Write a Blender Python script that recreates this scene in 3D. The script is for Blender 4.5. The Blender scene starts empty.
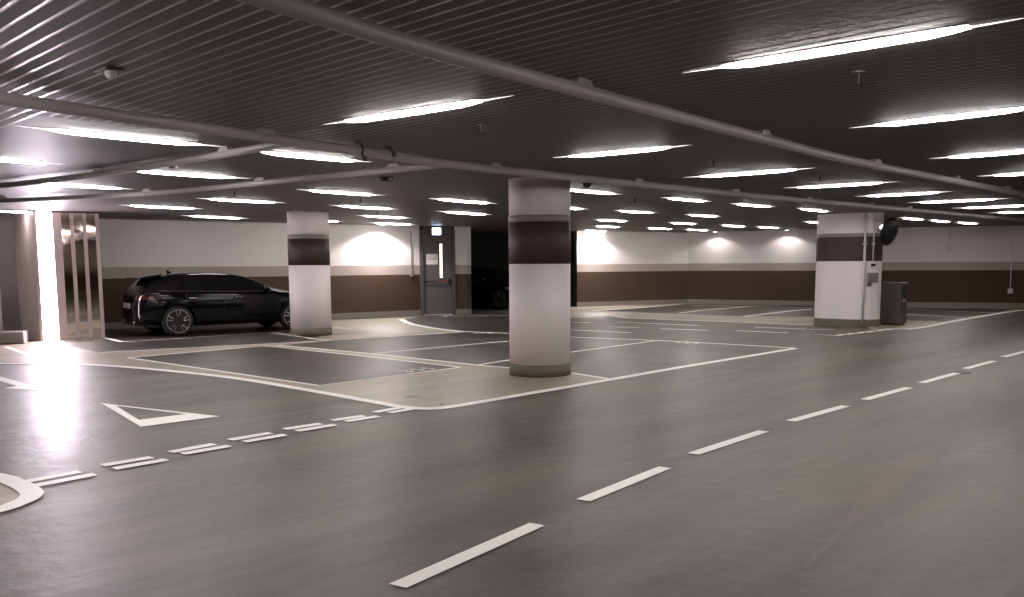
import bpy, bmesh, math, random
from mathutils import Vector, Matrix
from mathutils.bvhtree import BVHTree
random.seed(7)
sc = bpy.context.scene
C = sc.collection
# ------------------------------------------------------------------ camera
F = 866.0; CX = 512.0; CY = 357.0; PIT = math.atan(93/866.0); ROLL = math.radians(.34); EYE = 1.5
CEIL = 2.62
def ray(x, y):
    dx = x-CX; dy = -(y-CY); c, s = math.cos(ROLL), math.sin(ROLL)
    a = c*dx+s*dy; b = -s*dx+c*dy
    return a, F*math.cos(PIT)+b*math.sin(PIT), b*math.cos(PIT)-F*math.sin(PIT)
def at(x, y, z=0.0):                      # where the sight line of the survey photo meets the level z
    X, Y, Z = ray(x, y); t = (z-EYE)/Z
    return Vector((X*t, Y*t))
def dirat(x, y, dist):                    # point at depth dist on the sight line
    X, Y, Z = ray(x, y); t = dist/Y
    return Vector((X*t, dist, EYE+Z*t))
cam = bpy.data.cameras.new('camera'); camo = bpy.data.objects.new('camera', cam); C.objects.link(camo)
cam.sensor_width = 36; cam.lens = F/1024*36; cam.shift_y = 58.5/1024; cam.clip_start = .05; cam.clip_end = 200
up0 = Vector((0, math.sin(PIT), math.cos(PIT))); fw = Vector((0, math.cos(PIT), -math.sin(PIT))); r0 = Vector((1, 0, 0))
Rr = r0*math.cos(ROLL)-up0*math.sin(ROLL); Uu = r0*math.sin(ROLL)+up0*math.cos(ROLL)
M = Matrix((Rr, Uu, -fw)).transposed().to_4x4(); M.translation = Vector((0, 0, EYE))
camo.matrix_world = M; sc.camera = camo
# ------------------------------------------------------------------ directions of the building grid
T = math.radians(46); U = Vector((math.cos(T), math.sin(T))); V = Vector((-math.sin(T), math.cos(T)))
def uvp(u, v, z=0.0):
    p = U*u+V*v; return Vector((p.x, p.y, z))
# ------------------------------------------------------------------ materials
def nt(m): m.use_nodes = True; return m.node_tree
def mat(name, col, rough=.5, metal=0., spec=.5, var=.0, scale=3., bump=0., bscale=40., coat=0.):
    m = bpy.data.materials.new(name); t = nt(m); n = t.nodes; b = n['Principled BSDF']
    b.inputs['Base Color'].default_value = (*col, 1); b.inputs['Roughness'].default_value = rough
    b.inputs['Metallic'].default_value = metal; b.inputs['Specular IOR Level'].default_value = spec
    if coat: b.inputs['Coat Weight'].default_value = coat; b.inputs['Coat Roughness'].default_value = .05
    tc = n.new('ShaderNodeTexCoord')
    if var:
        nz = n.new('ShaderNodeTexNoise'); nz.inputs['Scale'].default_value = scale; nz.inputs['Detail'].default_value = 5
        t.links.new(tc.outputs['Object'], nz.inputs['Vector'])
        mx = n.new('ShaderNodeMix'); mx.data_type = 'RGBA'
        mx.inputs['A'].default_value = (*[c*(1-var) for c in col], 1); mx.inputs['B'].default_value = (*[min(1, c*(1+var)) for c in col], 1)
        t.links.new(nz.outputs['Fac'], mx.inputs['Factor']); t.links.new(mx.outputs['Result'], b.inputs['Base Color'])
    if bump:
        nb = n.new('ShaderNodeTexNoise'); nb.inputs['Scale'].default_value = bscale; nb.inputs['Detail'].default_value = 3
        t.links.new(tc.outputs['Object'], nb.inputs['Vector'])
        bp = n.new('ShaderNodeBump'); bp.inputs['Strength'].default_value = bump; bp.inputs['Distance'].default_value = .01
        t.links.new(nb.outputs['Fac'], bp.inputs['Height']); t.links.new(bp.outputs['Normal'], b.inputs['Normal'])
    return m
def emis(name, col, s, base=(.8, .8, .8)):
    m = bpy.data.materials.new(name); t = nt(m); b = t.nodes['Principled BSDF']
    b.inputs['Base Color'].default_value = (*base, 1)
    b.inputs['Emission Color'].default_value = (*col, 1); b.inputs['Emission Strength'].default_value = s
    return m
def floor_mat(name, c0, c1, rough0, rough1, rot=46):
    """sealed resin coating: cloudy wear, tyre streaks along the lane, uneven gloss"""
    m = bpy.data.materials.new(name); t = nt(m); n = t.nodes; L = t.links; b = n['Principled BSDF']
    tc = n.new('ShaderNodeTexCoord'); mp = n.new('ShaderNodeMapping')
    mp.inputs['Rotation'].default_value = (0, 0, -math.radians(rot)); L.new(tc.outputs['Object'], mp.inputs['Vector'])
    ms = n.new('ShaderNodeMapping'); ms.inputs['Scale'].default_value = (.28, 1.5, 1); L.new(mp.outputs['Vector'], ms.inputs['Vector'])
    st = n.new('ShaderNodeTexNoise'); st.inputs['Scale'].default_value = .9; st.inputs['Detail'].default_value = 6; st.inputs['Roughness'].default_value = .6
    L.new(ms.outputs['Vector'], st.inputs['Vector'])
    cl = n.new('ShaderNodeTexNoise'); cl.inputs['Scale'].default_value = .55; cl.inputs['Detail'].default_value = 8; cl.inputs['Roughness'].default_value = .65; cl.inputs['Distortion'].default_value = .6
    L.new(tc.outputs['Object'], cl.inputs['Vector'])
    ad = n.new('ShaderNodeMath'); ad.operation = 'ADD'; L.new(st.outputs['Fac'], ad.inputs[0]); L.new(cl.outputs['Fac'], ad.inputs[1])
    rp = n.new('ShaderNodeMapRange'); rp.inputs['From Min'].default_value = .84; rp.inputs['From Max'].default_value = 1.18; L.new(ad.outputs[0], rp.inputs['Value'])
    fi = n.new('ShaderNodeTexNoise'); fi.inputs['Scale'].default_value = 38; fi.inputs['Detail'].default_value = 4; L.new(tc.outputs['Object'], fi.inputs['Vector'])
    fa = n.new('ShaderNodeMath'); fa.operation = 'MULTIPLY_ADD'; fa.inputs[1].default_value = .35; L.new(fi.outputs['Fac'], fa.inputs[0])
    sb = n.new('ShaderNodeMath'); sb.operation = 'SUBTRACT'; sb.inputs[1].default_value = .17; L.new(rp.outputs['Result'], sb.inputs[0]); L.new(sb.outputs[0], fa.inputs[2])
    mx = n.new('ShaderNodeMix'); mx.data_type = 'RGBA'; mx.inputs['A'].default_value = (*c0, 1); mx.inputs['B'].default_value = (*c1, 1)
    L.new(fa.outputs[0], mx.inputs['Factor']); L.new(mx.outputs['Result'], b.inputs['Base Color'])
    rr = n.new('ShaderNodeMapRange'); rr.inputs['From Min'].default_value = .2; rr.inputs['From Max'].default_value = .8
    rr.inputs['To Min'].default_value = rough0; rr.inputs['To Max'].default_value = rough1+.04
    L.new(cl.outputs['Fac'], rr.inputs['Value']); L.new(rr.outputs['Result'], b.inputs['Roughness'])
    bn = n.new('ShaderNodeTexNoise'); bn.inputs['Scale'].default_value = 7; bn.inputs['Detail'].default_value = 5; L.new(tc.outputs['Object'], bn.inputs['Vector'])
    bp = n.new('ShaderNodeBump'); bp.inputs['Strength'].default_value = .45; bp.inputs['Distance'].default_value = .015
    L.new(bn.outputs['Fac'], bp.inputs['Height']); L.new(bp.outputs['Normal'], b.inputs['Normal'])
    b.inputs['Specular IOR Level'].default_value = .5
    return m
MT = dict(
    drive=floor_mat('resin_grey', (.024, .0215, .016), (.105, .093, .074), .34, .50),
    bay=floor_mat('resin_dark', (.032, .028, .022), (.062, .054, .043), .30, .46),
    beige=floor_mat('resin_beige', (.27, .235, .175), (.42, .365, .285), .30, .48),
    paint=mat('road_paint', (.93, .91, .87), .5, var=.06, scale=9),
    panel=mat('ceiling_panel', (.165, .143, .134), .6, 0, .2),
    panel_far=mat('ceiling_panel_gloss', (.17, .148, .140), .5, 0, .3),
    rib=mat('ceiling_joint', (.95, .89, .87), .25, .12),
    pipe=mat('pipe_paint', (.42, .38, .38), .5),
    pipewhite=mat('white_paint_lit_saddle', (.62, .58, .56), .45),
    white=mat('wall_white', (.66, .61, .60), .45, var=.02, bump=.1, bscale=60),
    sand=mat('wall_sand', (.36, .29, .26), .5, var=.03),
    brown=mat('wall_brown', (.056, .028, .016), .75, var=.05),
    skirt=mat('wall_skirt', (.20, .175, .155), .5, var=.06),
    colwhite=mat('column_white', (.80, .725, .73), .55, var=.02),
    colbrown=mat('column_brown', (.042, .025, .020), .6),
    colsand=mat('column_sand', (.24, .205, .195), .45),
    colskirt=mat('column_skirt', (.15, .138, .105), .85, var=.08),
    greywall=mat('lobby_wall', (.20, .17, .175), .5, var=.03),
    darkcol=mat('recess_shade', (.05, .05, .05), .5),
    lamp=emis('lamp_diffuser', (1.0, .94, .915), 35.0),
    tip=emis('lamp_glow_tail', (1.0, .95, .93), 1.6),
    housing=mat('lamp_housing', (.55, .52, .50), .4, .3),
    strip=emis('strip_light', (1.0, .86, .98), 52.0),
    pinkpanel=mat('cladding_pale', (.55, .44, .42), .35, var=.02),
    mirrorglass=mat('bronze_mirror', (.66, .57, .50), .05, 1.0),
    carpaint=mat('car_black', (.004, .004, .0045), .10, 0, .22, coat=.1),
    glassblk=mat('tinted_glass', (.004, .004, .005), .04, 0, .6),
    rubber=mat('tyre_rubber', (.012, .012, .012), .8),
    rim=mat('alloy_rim', (.42, .40, .40), .28, 1.),
    chrome=mat('chrome', (.62, .60, .60), .12, 1.),
    blackpl=mat('black_plastic', (.015, .015, .015), .55),
    redlens=mat('red_lens', (.05, .006, .008), .15, 0, .6, coat=1.),
    clearlens=mat('clear_lens', (.75, .75, .75), .08, .9),
    plate=mat('number_plate', (.5, .5, .48), .5),
    door=mat('door_paint', (.085, .073, .068), .45, var=.03),
    doorframe=mat('door_frame_paint', (.065, .055, .052), .45),
    warmglass=emis('lit_door_glass', (1.0, .82, .66), 1.1),
    paper=mat('paper', (.62, .60, .58), .7),
    ink=mat('ink', (.08, .08, .09), .7),
    redbar=mat('push_bar_red', (.22, .03, .025), .4),
    exitl=emis('exit_sign_glow', (.55, .72, 1.0), 7.0),
    bin=mat('bin_metal', (.095, .083, .076), .42, .3, var=.04),
    black=mat('black', (.008, .008, .008), .5),
    boxgrey=mat('grey_box', (.20, .19, .185), .5),
    boxpale=mat('pale_box', (.55, .52, .50), .5),
    concrete=mat('concrete', (.25, .22, .215), .7, var=.1, scale=12),
    stain=mat('floor_stain', (.10, .088, .075), .35),
    iron=mat('cast_iron', (.05, .045, .04), .5, .6),
)
# ------------------------------------------------------------------ helpers
def link(name, me, m=None, parent=None, smooth=False):
    o = bpy.data.objects.new(name, me); C.objects.link(o)
    if m is not None:
        for x in (m if isinstance(m, (list, tuple)) else [m]): me.materials.append(x)
    if smooth:
        for p in me.polygons: p.use_smooth = True
    if parent: o.parent = parent
    return o
def obj(name, bm, m, parent=None, smooth=False, recalc=True):
    if recalc: bmesh.ops.recalc_face_normals(bm, faces=bm.faces)
    me = bpy.data.meshes.new(name); bm.to_mesh(me); bm.free()
    return link(name, me, m, parent, smooth)
def tag(o, label, cat, group=None, kind=None):
    o['label'] = label
    if cat: o['category'] = cat
    if group: o['group'] = group
    if kind: o['kind'] = kind
    return o
def thing(name, label, cat, loc=(0, 0, 0), rz=0, group=None):
    o = bpy.data.objects.new(name, None); C.objects.link(o); o.location = loc; o.rotation_euler = (0, 0, rz)
    o.empty_display_size = .1
    return tag(o, label, cat, group)
def struct(o): o['kind'] = 'structure'; return o
def box(bm, x0, x1, y0, y1, z0, z1, mi=0, bev=0):
    vs = [bm.verts.new((x, y, z)) for z in (z0, z1) for x, y in ((x0, y0), (x1, y0), (x1, y1), (x0, y1))]
    fs = [bm.faces.new([vs[i] for i in q]) for q in ((3, 2, 1, 0), (4, 5, 6, 7), (0, 1, 5, 4), (1, 2, 6, 5), (2, 3, 7, 6), (3, 0, 4, 7))]
    for f in fs: f.material_index = mi
    if bev:
        es = list({e for f in fs for e in f.edges})
        bmesh.ops.bevel(bm, geom=es, offset=bev, segments=3, profile=.5, affect='EDGES')
    return fs
def boxobj(name, dims, m, parent=None, bev=0):
    bm = bmesh.new(); box(bm, *dims, bev=bev); return obj(name, bm, m, parent)
def prism(bm, pts, z0, z1, mi=0):
    a = [bm.verts.new((p[0], p[1], z0)) for p in pts]; b = [bm.verts.new((p[0], p[1], z1)) for p in pts]
    f = [bm.faces.new(a[::-1]), bm.faces.new(b)]
    for i in range(len(pts)):
        j = (i+1) % len(pts); f.append(bm.faces.new((a[i], a[j], b[j], b[i])))
    for q in f: q.material_index = mi
def tube(bm, pts, r, seg=12, cap=True, rs=None):
    pts = [Vector(p) for p in pts]; rings = []
    for i, p in enumerate(pts):
        d = (pts[min(i+1, len(pts)-1)]-pts[max(i-1, 0)]).normalized()
        a = d.cross(Vector((0, 0, 1)))
        if a.length < 1e-3: a = Vector((1, 0, 0))
        a.normalize(); b = a.cross(d).normalized(); rr = rs[i] if rs else r
        rings.append([bm.verts.new(p+a*rr*math.cos(2*math.pi*k/seg)+b*rr*math.sin(2*math.pi*k/seg)) for k in range(seg)])
    for q, w in zip(rings, rings[1:]):
        for k in range(seg): bm.faces.new((q[k], q[(k+1) % seg], w[(k+1) % seg], w[k]))
    if cap: bm.faces.new(rings[0][::-1]); bm.faces.new(rings[-1])
def lathe(bm, prof, seg=32, axis='z', off=(0, 0, 0)):
    rings = []; off = Vector(off)
    for r, h in prof:
        ring = []
        for k in range(seg):
            a = 2*math.pi*k/seg; c, s = r*math.cos(a), r*math.sin(a)
            p = Vector((c, s, h)) if axis == 'z' else Vector((c, h, s)) if axis == 'y' else Vector((h, c, s))
            ring.append(bm.verts.new(p+off))
        rings.append(ring)
    for q, w in zip(rings, rings[1:]):
        for k in range(seg): bm.faces.new((q[k], q[(k+1) % seg], w[(k+1) % seg], w[k]))
    bm.faces.new(rings[0][::-1]); bm.faces.new(rings[-1])
def catmull(P, n=6):
    P = [Vector(p) for p in P]; out = []
    for i in range(len(P)-1):
        a = P[max(i-1, 0)]; b = P[i]; c = P[i+1]; d = P[min(i+2, len(P)-1)]
        for k in range(n):
            t = k/n; out.append(.5*((2*b)+(c-a)*t+(2*a-5*b+4*c-d)*t*t+(3*b-a-3*c+d)*t**3))
    out.append(P[-1]); return out
def ribbon(bm, pts, w, z, mi=0):
    pts = [Vector(p) for p in pts]; L = []; R = []
    ws = w if isinstance(w, (list, tuple)) else [w]*len(pts)
    for i, p in enumerate(pts):
        d = (pts[min(i+1, len(pts)-1)]-pts[max(i-1, 0)]).normalized(); n = Vector((-d.y, d.x))
        L.append(bm.verts.new((*(p+n*ws[i]/2), z))); R.append(bm.verts.new((*(p-n*ws[i]/2), z)))
    for i in range(len(pts)-1):
        f = bm.faces.new((R[i], R[i+1], L[i+1], L[i])); f.material_index = mi
def copy_tree(o, parent=None):
    c = o.copy(); C.objects.link(c)
    if parent: c.parent = parent
    for ch in list(o.children): copy_tree(ch, c)
    return c
# ------------------------------------------------------------------ the room: floor
RM = [(-20, -9), (22, -9), (22, 38), (-20, 38)]
bm = bmesh.new(); prism(bm, RM, -.2, 0)
floor = struct(obj('floor', bm, MT['drive']))
def patch(name, pix, m, z, label=None, world=False):
    bm = bmesh.new(); pts = [Vector(p) if world else at(*p) for p in pix]
    vs = [bm.verts.new((p.x, p.y, z)) for p in pts]; f = bm.faces.new(vs); bm.normal_update()
    if f.normal.z < 0: f.normal_flip()
    bmesh.ops.triangulate(bm, faces=bm.faces)
    o = obj(name, bm, m, floor, recalc=False)
    if label: o['label'] = label
    return o
ZC = [0]
def line(name, pix, w, z=.006, label=None, smooth=0):
    ZC[0] += 1; z += .00006*ZC[0]
    pts = [at(*p) for p in pix]
    if smooth: pts = catmull(pts, smooth)
    bm = bmesh.new(); ribbon(bm, pts, w, z); bm.normal_update()
    for f in bm.faces:
        if f.normal.z < 0: f.normal_flip()
    o = obj(name, bm, MT['paint'], floor, recalc=False)
    if label: o['label'] = label
    return o
EDGE = [(-60, 361), (0, 363.8), (50, 364), (90, 365), (130, 367.6), (168, 371), (234, 378.3), (300, 389), (350, 398), (380, 403.5), (400, 407), (418, 408.8), (436, 408.8), (455, 406.5), (480, 402.3), (512, 396.8), (560, 388.6), (611, 379.8)]
edge_w = catmull([at(*p) for p in EDGE], 5)
# beige walkway around bays : one painted field
back = [at(612, 379.5), at(571, 373), at(480, 365.7), at(371, 354.2), at(278, 345.8), at(330, 340.6), at(463, 332), at(431, 328), at(412, 324.3), at(401.5, 319.5), at(421, 316.8), at(334, 320.3), at(300, 325), at(322, 340), at(200, 344), at(120, 343.5), at(0, 340), at(-60, 339)]
patch('walkway_paint', edge_w+back, MT['beige'], .002, 'beige coating of the pedestrian strip round the bays', world=True)
# the dark bays
patch('bay_paint', [(128, 358), (319, 386), (460, 367.5), (265, 346)], MT['bay'], .003, 'dark coating of the single bay inside the white outline')
patch('bay_paint', [(278, 345.6), (371, 354), (480, 365.7), (571, 373.3), (611, 379.5), (795, 348.2), (700, 342.9), (657, 340.6), (571, 337.2), (509, 333.4), (463, 332)], MT['bay'], .003)
patch('bay_paint', [(100, 352.8), (200, 347.6), (330, 340.4), (322, 340), (271.6, 332.9), (121.7, 342), (60, 344)], MT['bay'], .003)
patch('bay_paint', [(50, 343.5), (121.7, 341.6), (271.6, 332.7), (292, 331), (330, 322), (200, 322), (60, 330)], MT['bay'], .0035, 'dark coating of the bay under the black car')
patch('bay_paint', [(402, 319.7), (412.6, 324.5), (431, 328), (461, 331.8), (509, 333.4), (572, 337.2), (572, 318.5), (509, 316), (472, 315), (421, 317)], MT['bay'], .003)
patch('walkway_paint', [(556, 318.6), (572, 318.4), (612, 316), (628.4, 318.3), (700, 321), (812.6, 325.3), (850, 327), (860, 318), (812.6, 317), (744, 316.7), (605, 311.5), (594, 311.2), (680, 304.8), (687, 303.2), (640, 304.8), (578, 306.4), (560, 307)], MT['beige'], .002, 'beige coating along the far wall')
patch('bay_paint', [(605, 311.5), (680, 313.4), (744, 316.7), (812.6, 317.2), (850, 317), (850, 308.5), (812.6, 307.8), (748, 306.5), (680, 304.9)], MT['bay'], .003, 'dark coating of the bays at the far wall')
patch('walkway_paint', [(870, 329.5), (890, 330), (920.8, 328), (947.5, 322.6), (968.6, 318.8), (996.7, 314), (1040, 307.5), (1015, 307.6), (905, 305.5), (862, 306), (862, 320)], MT['beige'], .002, 'beige coating beside the waste bin')
patch('bay_paint', [(872, 320), (945, 321.6), (964, 317.6), (997, 313), (1012, 309.4), (905, 308), (872, 308)], MT['bay'], .003)
patch('walkway_paint', [(-60, 474), (0, 481), (14, 487), (27, 492.5), (30, 496), (20, 501), (0, 508), (-60, 520)], MT['beige'], .002, 'beige tip of the traffic island by the dashed line')
# white lines
line('edge_line', EDGE+[(680, 367.6), (740, 357.8), (795, 348.6)], .14, .006, 'long curved white line between driveway and walkway', 4)
line('bay_line', [(128, 358), (319, 386), (460, 367.5)], .07)
line('bay_line', [(128, 358), (265, 346), (371, 357.3), (460, 367.5)], .07)
line('bay_line', [(278, 345.6), (371, 353.9), (480, 365.7), (571, 373.2), (611, 379.5)], .09)
line('bay_line', [(100, 352.9), (200, 347.6), (278, 343.6), (330, 340.6), (463.6, 332.2)], .07)
line('bay_line', [(371.4, 353.9), (480, 343.9), (509, 341.3)], .08)
line('bay_line', [(478.4, 365.2), (508.8, 360.4), (571.5, 352.3), (620, 345.8), (655, 341)], .08)
line('bay_line', [(461, 331.8), (509, 333.5), (571.5, 337.3), (657, 340.7), (700, 342.9), (795, 348.3)], .11)
line('bay_line', [(401.6, 319.6), (406, 322.2), (412.6, 324.4), (430.7, 328), (461, 331.8)], .17, label='thick white curve beside the door', smooth=4)
line('bay_line', [(121.7, 342), (271.6, 332.8), (290, 331.4)], .07)
line('bay_line', [(271.6, 332.8), (322, 340.2), (330, 340.5)], .08)
line('bay_line', [(100, 337), (121.7, 342)], .1)
line('bay_line', [(6, 347), (36, 357.5)], .1)
line('bay_line', [(332, 327.6), (352, 329.4)], .08)
line('bay_line', [(440, 316.3), (509, 315.6)], .1)
line('bay_line', [(612, 316), (628.4, 318.3), (700, 321), (812.6, 325.3)], .14)
line('bay_line', [(594, 311.2), (680.4, 304.9)], .1)
line('bay_line', [(680, 305), (748, 306.6), (812.6, 307.9)], .1)
line('bay_line', [(605, 311.6), (680, 314.3), (744, 316.7), (812.6, 317.2)], .06)
line('bay_line', [(679, 313.4), (700, 310.6), (748, 306.7)], .12)
line('bay_line', [(744, 316.7), (793.5, 310.8), (813, 309.2)], .14)
line('bay_line', [(905, 309.8), (960, 311.8), (999.5, 313.2)], .1)
line('bay_line', [(905, 314.6), (964.4, 317.6)], .1)
line('edge_line', [(905, 329.6), (920.8, 328), (947.5, 322.7), (968.6, 318.9), (996.7, 314.1), (1024, 310.1), (1060, 305)], .16, .006, 'white line running from the waste bin along the lane', 3)
line('edge_line', [(870, 327.8), (880, 329.5), (905, 329.4)], .06)
for a, b in (((617, 322.4), (700, 325.7)), ((608, 327), (639.6, 327.7)), ((572, 330.2), (631, 333)), ((660.5, 329), (708.7, 330.7)), ((736, 331), (788, 333.2)), ((755, 327.4), (806, 329.5)), ((809, 329.6), (834, 330)), ((572, 322.5), (590, 322.9))):
    line('lane_dash', [a, b], .13)
LANE = [((396, 587), (536, 525)), ((582, 501), (664, 468)), ((692, 454.5), (763, 431.5)), ((790, 421.5), (845, 406.2)), ((864, 400), (908, 388)), ((921, 383.2), (957, 373.2)), ((965, 369), (993, 361.3)), ((1003, 357.2), (1030, 350.3))]
for i, (a, b) in enumerate(LANE):
    a_, b_ = at(*a), at(*b); bm = bmesh.new(); d = (b_-a_).normalized(); n = Vector((-d.y, d.x))*.045; s = Vector((.015, 0))
    vs = [bm.verts.new((*q, .006)) for q in (a_+n-d*0, a_-n+s, b_-n+s, b_+n)]
    bm.faces.new(vs); bm.normal_update()
    for f in bm.faces:
        if f.normal.z < 0: f.normal_flip()
    o = obj('lane_dash', bm, MT['paint'], floor, recalc=False)
    if i == 0: o['label'] = 'white lane dash nearest the viewer'
def z2(p): return (100+p[0]/2.695, 310+p[1]/2.695)
def z0(p): return (p[0]/2.987, 320+p[1]/2.987)
GW = [(z2(a), z2(b)) for a, b in (((5, 421), (140, 399)), ((190, 385), (308, 363)), ((350, 352), (460, 333)), ((497, 323), (595, 308)), ((625, 299), (712, 287)), ((740, 277), (820, 263)),
      ((38, 430), (180, 405)), ((222, 390), (350, 368)), ((388, 357), (500, 338)), ((530, 328), (633, 311)), ((662, 302), (750, 288)), ((780, 279), (858, 265)))]
GW += [(z0(a), z0(b)) for a, b in (((72, 486), (240, 455)), ((108, 497), (285, 463)))]
for a, b in GW: line('yield_dash', [a, b], .105)
# triangle
def ringmark(name, outer, inner, label):
    bm = bmesh.new(); o_ = [bm.verts.new((*at(*p), .006)) for p in outer]; i_ = [bm.verts.new((*at(*p), .006)) for p in inner]
    n = len(outer)
    for k in range(n): bm.faces.new((o_[k], o_[(k+1) % n], i_[(k+1) % n], i_[k]))
    bm.normal_update()
    for f in bm.faces:
        if f.normal.z < 0: f.normal_flip()
    o = obj(name, bm, MT['paint'], floor, recalc=False); o['label'] = label
ringmark('yield_triangle', [(101, 403.5), (220, 416.8), (141, 427.4)], [(116, 406.3), (186, 414.6), (139, 420.3)], 'white hollow triangle on the driveway')
patch('arrow_mark', [(-40, 371), (0, 376.6), (22, 383), (52, 391), (46, 392), (30, 390.3), (3.5, 388.6), (17, 386.2), (0, 381.5), (-40, 377)], MT['paint'], .006, 'thick white arrow entering the frame')
line('island_outline', [(-60, 466), (0, 478), (13, 482.5), (25, 488), (32, 494), (28, 499.5), (17, 504.5), (0, 510.5), (-60, 525)], .14, .006, 'thick white outline of the island tip', 4)
# numbers painted at bays
def numtext(txt, p0, p1, size, z=.007):
    cu = bpy.data.curves.new('n', 'FONT'); cu.body = txt; cu.size = size; cu.extrude = 0; cu.space_character = 1.15
    t = bpy.data.objects.new('n', cu); C.objects.link(t); bpy.context.view_layer.update()
    me = bpy.data.meshes.new_from_object(t.evaluated_get(bpy.context.evaluated_depsgraph_get()))
    bpy.data.objects.remove(t); bpy.data.curves.remove(cu)
    a, b = at(*p0), at(*p1); o = link('bay_number', me, MT['paint'], floor)
    o.location = (a.x, a.y, z); o.rotation_euler = (0, 0, math.atan2((b-a).y, (b-a).x)); return o
numtext('355', (408, 372.9), (448, 367.6), .36)
numtext('354', (470, 333.4), (500, 334.3), .3)
numtext('353', (672, 343.2), (700, 344.6), .3)
line('bay_line', [(816, 334.7), (838, 336.2)], .07)
for k in range(6):
    t = k/5.6; x = 840+t*56; y = 335.7-t*6.4
    line('hatch_stroke', [(x-3, y+.3), (x+3, y-.9), (x+9, y-.9)], .12)
o = patch('floor_stain', [(403, 396.5), (410, 395), (420, 396), (424, 397.3), (415, 398.6), (405, 398)], MT['stain'], .003)
o['label'] = 'dark oily stain on the beige walkway'
MT['wear'] = floor_mat('resin_worn', (.075, .064, .054), (.16, .137, .115), .42, .6)
o = patch('wear_mark', [(838, 528), (846, 520), (852, 506), (866, 492), (880, 478), (905, 462), (938, 446), (962, 441), (950, 452), (925, 468), (906, 486), (880, 505), (862, 520), (845, 534), (820, 556), (800, 572)], MT['wear'], .0025)
o['label'] = 'paler worn streak on the driveway'
# ------------------------------------------------------------------ ceiling : long metal panels with pale joints
bm = bmesh.new()
def quad_uv(u0, u1, v0, v1, z, mi):
    f = bm.faces.new([bm.verts.new(uvp(u, v, z)) for u, v in ((u0, v0), (u0, v1), (u1, v1), (u1, v0))]); f.material_index = 2 if (mi == 0 and far_) else mi
far_ = False
VP2 = 7.12; UL = 3.0
def field(u0, u1, v0, v1, along):
    P = .1; G = .025
    if along == 'v':
        n = int((u1-u0)/P)
        for i in range(n):
            a = u0+i*P; quad_uv(a, a+P-G, v0, v1, CEIL, 0); quad_uv(a+P-G, a+P, v0, v1, CEIL+.003, 1)
    else:
        n = int((v1-v0)/P)
        for i in range(n):
            a = v0+i*P; quad_uv(u0, u1, a, a+P-G, CEIL, 0); quad_uv(u0, u1, a+P-G, a+P, CEIL+.003, 1)
field(-22, 40, -20, VP2, 'v')
far_ = True
field(2.3, 42, VP2, 36.02, 'u')
far_ = False
field(-22, 2.3, VP2, 36, 'v')
ob = struct(obj('ceiling', bm, [MT['panel'], MT['rib'], MT['panel_far']], recalc=False))
bm = bmesh.new(); prism(bm, RM, CEIL+.02, CEIL+.25)
ob = struct(obj('ceiling_slab', bm, MT['skirt']))
# ------------------------------------------------------------------ walls
BANDS = [(0, .16, 'skirt'), (.16, 1.21, 'brown'), (1.21, 1.48, 'sand'), (1.48, CEIL+.02, 'white')]
def wall(name, pts, bands=BANDS, th=.2, side=1):
    """interior face runs along pts, thickness lies on its left (side=1) or right"""
    bm = bmesh.new(); ms = []; pts = [Vector(p) for p in pts]; outer = []
    for i, p in enumerate(pts):
        d = (pts[min(i+1, len(pts)-1)]-pts[max(i-1, 0)]).normalized(); outer.append(p+Vector((-d.y, d.x))*th*side)
    for z0_, z1_, m in bands:
        mi = len(ms); ms.append(MT[m]); off = .012 if m == 'skirt' else 0
        inn = [p-(q-p).normalized()*off for p, q in zip(pts, outer)]
        prism(bm, inn+outer[::-1], z0_, z1_, mi)
    return struct(obj(name, bm, ms))
WA = (-11.2, 19.66); WB = (-2.7, 25.75)
wall('wall_back', [WA, (-4.95, 24.1), WB])
DW = [(-2.70, 25.75), (-1.70, 26.1)]
wall('wall_door_side', [(-1.70, 26.1), (-1.36, 26.22)])
wall('wall_recess_left', [(-1.36, 26.22), (-5.3, 30.0)], side=-1)
wall('wall_recess_back', [(-5.3, 30.0), (-1.9, 33.9)])
wall('wall_recess_right', [(-1.9, 33.9), (2.27, 30.2)], [(0, .16, 'black'), (.16, 1.21, 'black'), (1.21, CEIL+.02, 'darkcol')])  # shade of the unlit recess put into black and grey bands
wall('wall_recess_shade', [(2.02, 30.42), (2.20, 30.22)], [(0, CEIL+.02, 'black')], .05)  # black strip added for the shade at the recess edge
wall('wall_far_left', [(2.27, 30.2), (6.55, 32.3)])
wall('wall_far_right', [(6.55, 32.3), (10.6, 30.1), (13.2, 28.95), (16.4, 27.75), (17.4, 27.3)])
wall('wall_right', [(17.4, 27.3), (21.8, -8.8)])
wall('wall_behind', [(21.8, -8.8), (-19.8, -8.8)])
wall('wall_left', [(-19.8, -8.8), (-19.8, 12.6)])
PL = [(0, CEIL+.02, 'greywall')]
wall('wall_lobby', [(-19.8, 12.6), (-10.3, 19.0)], PL)
wall('wall_lobby_end', [(-10.3, 19.0), (-11.2, 20.2)], PL)
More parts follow.
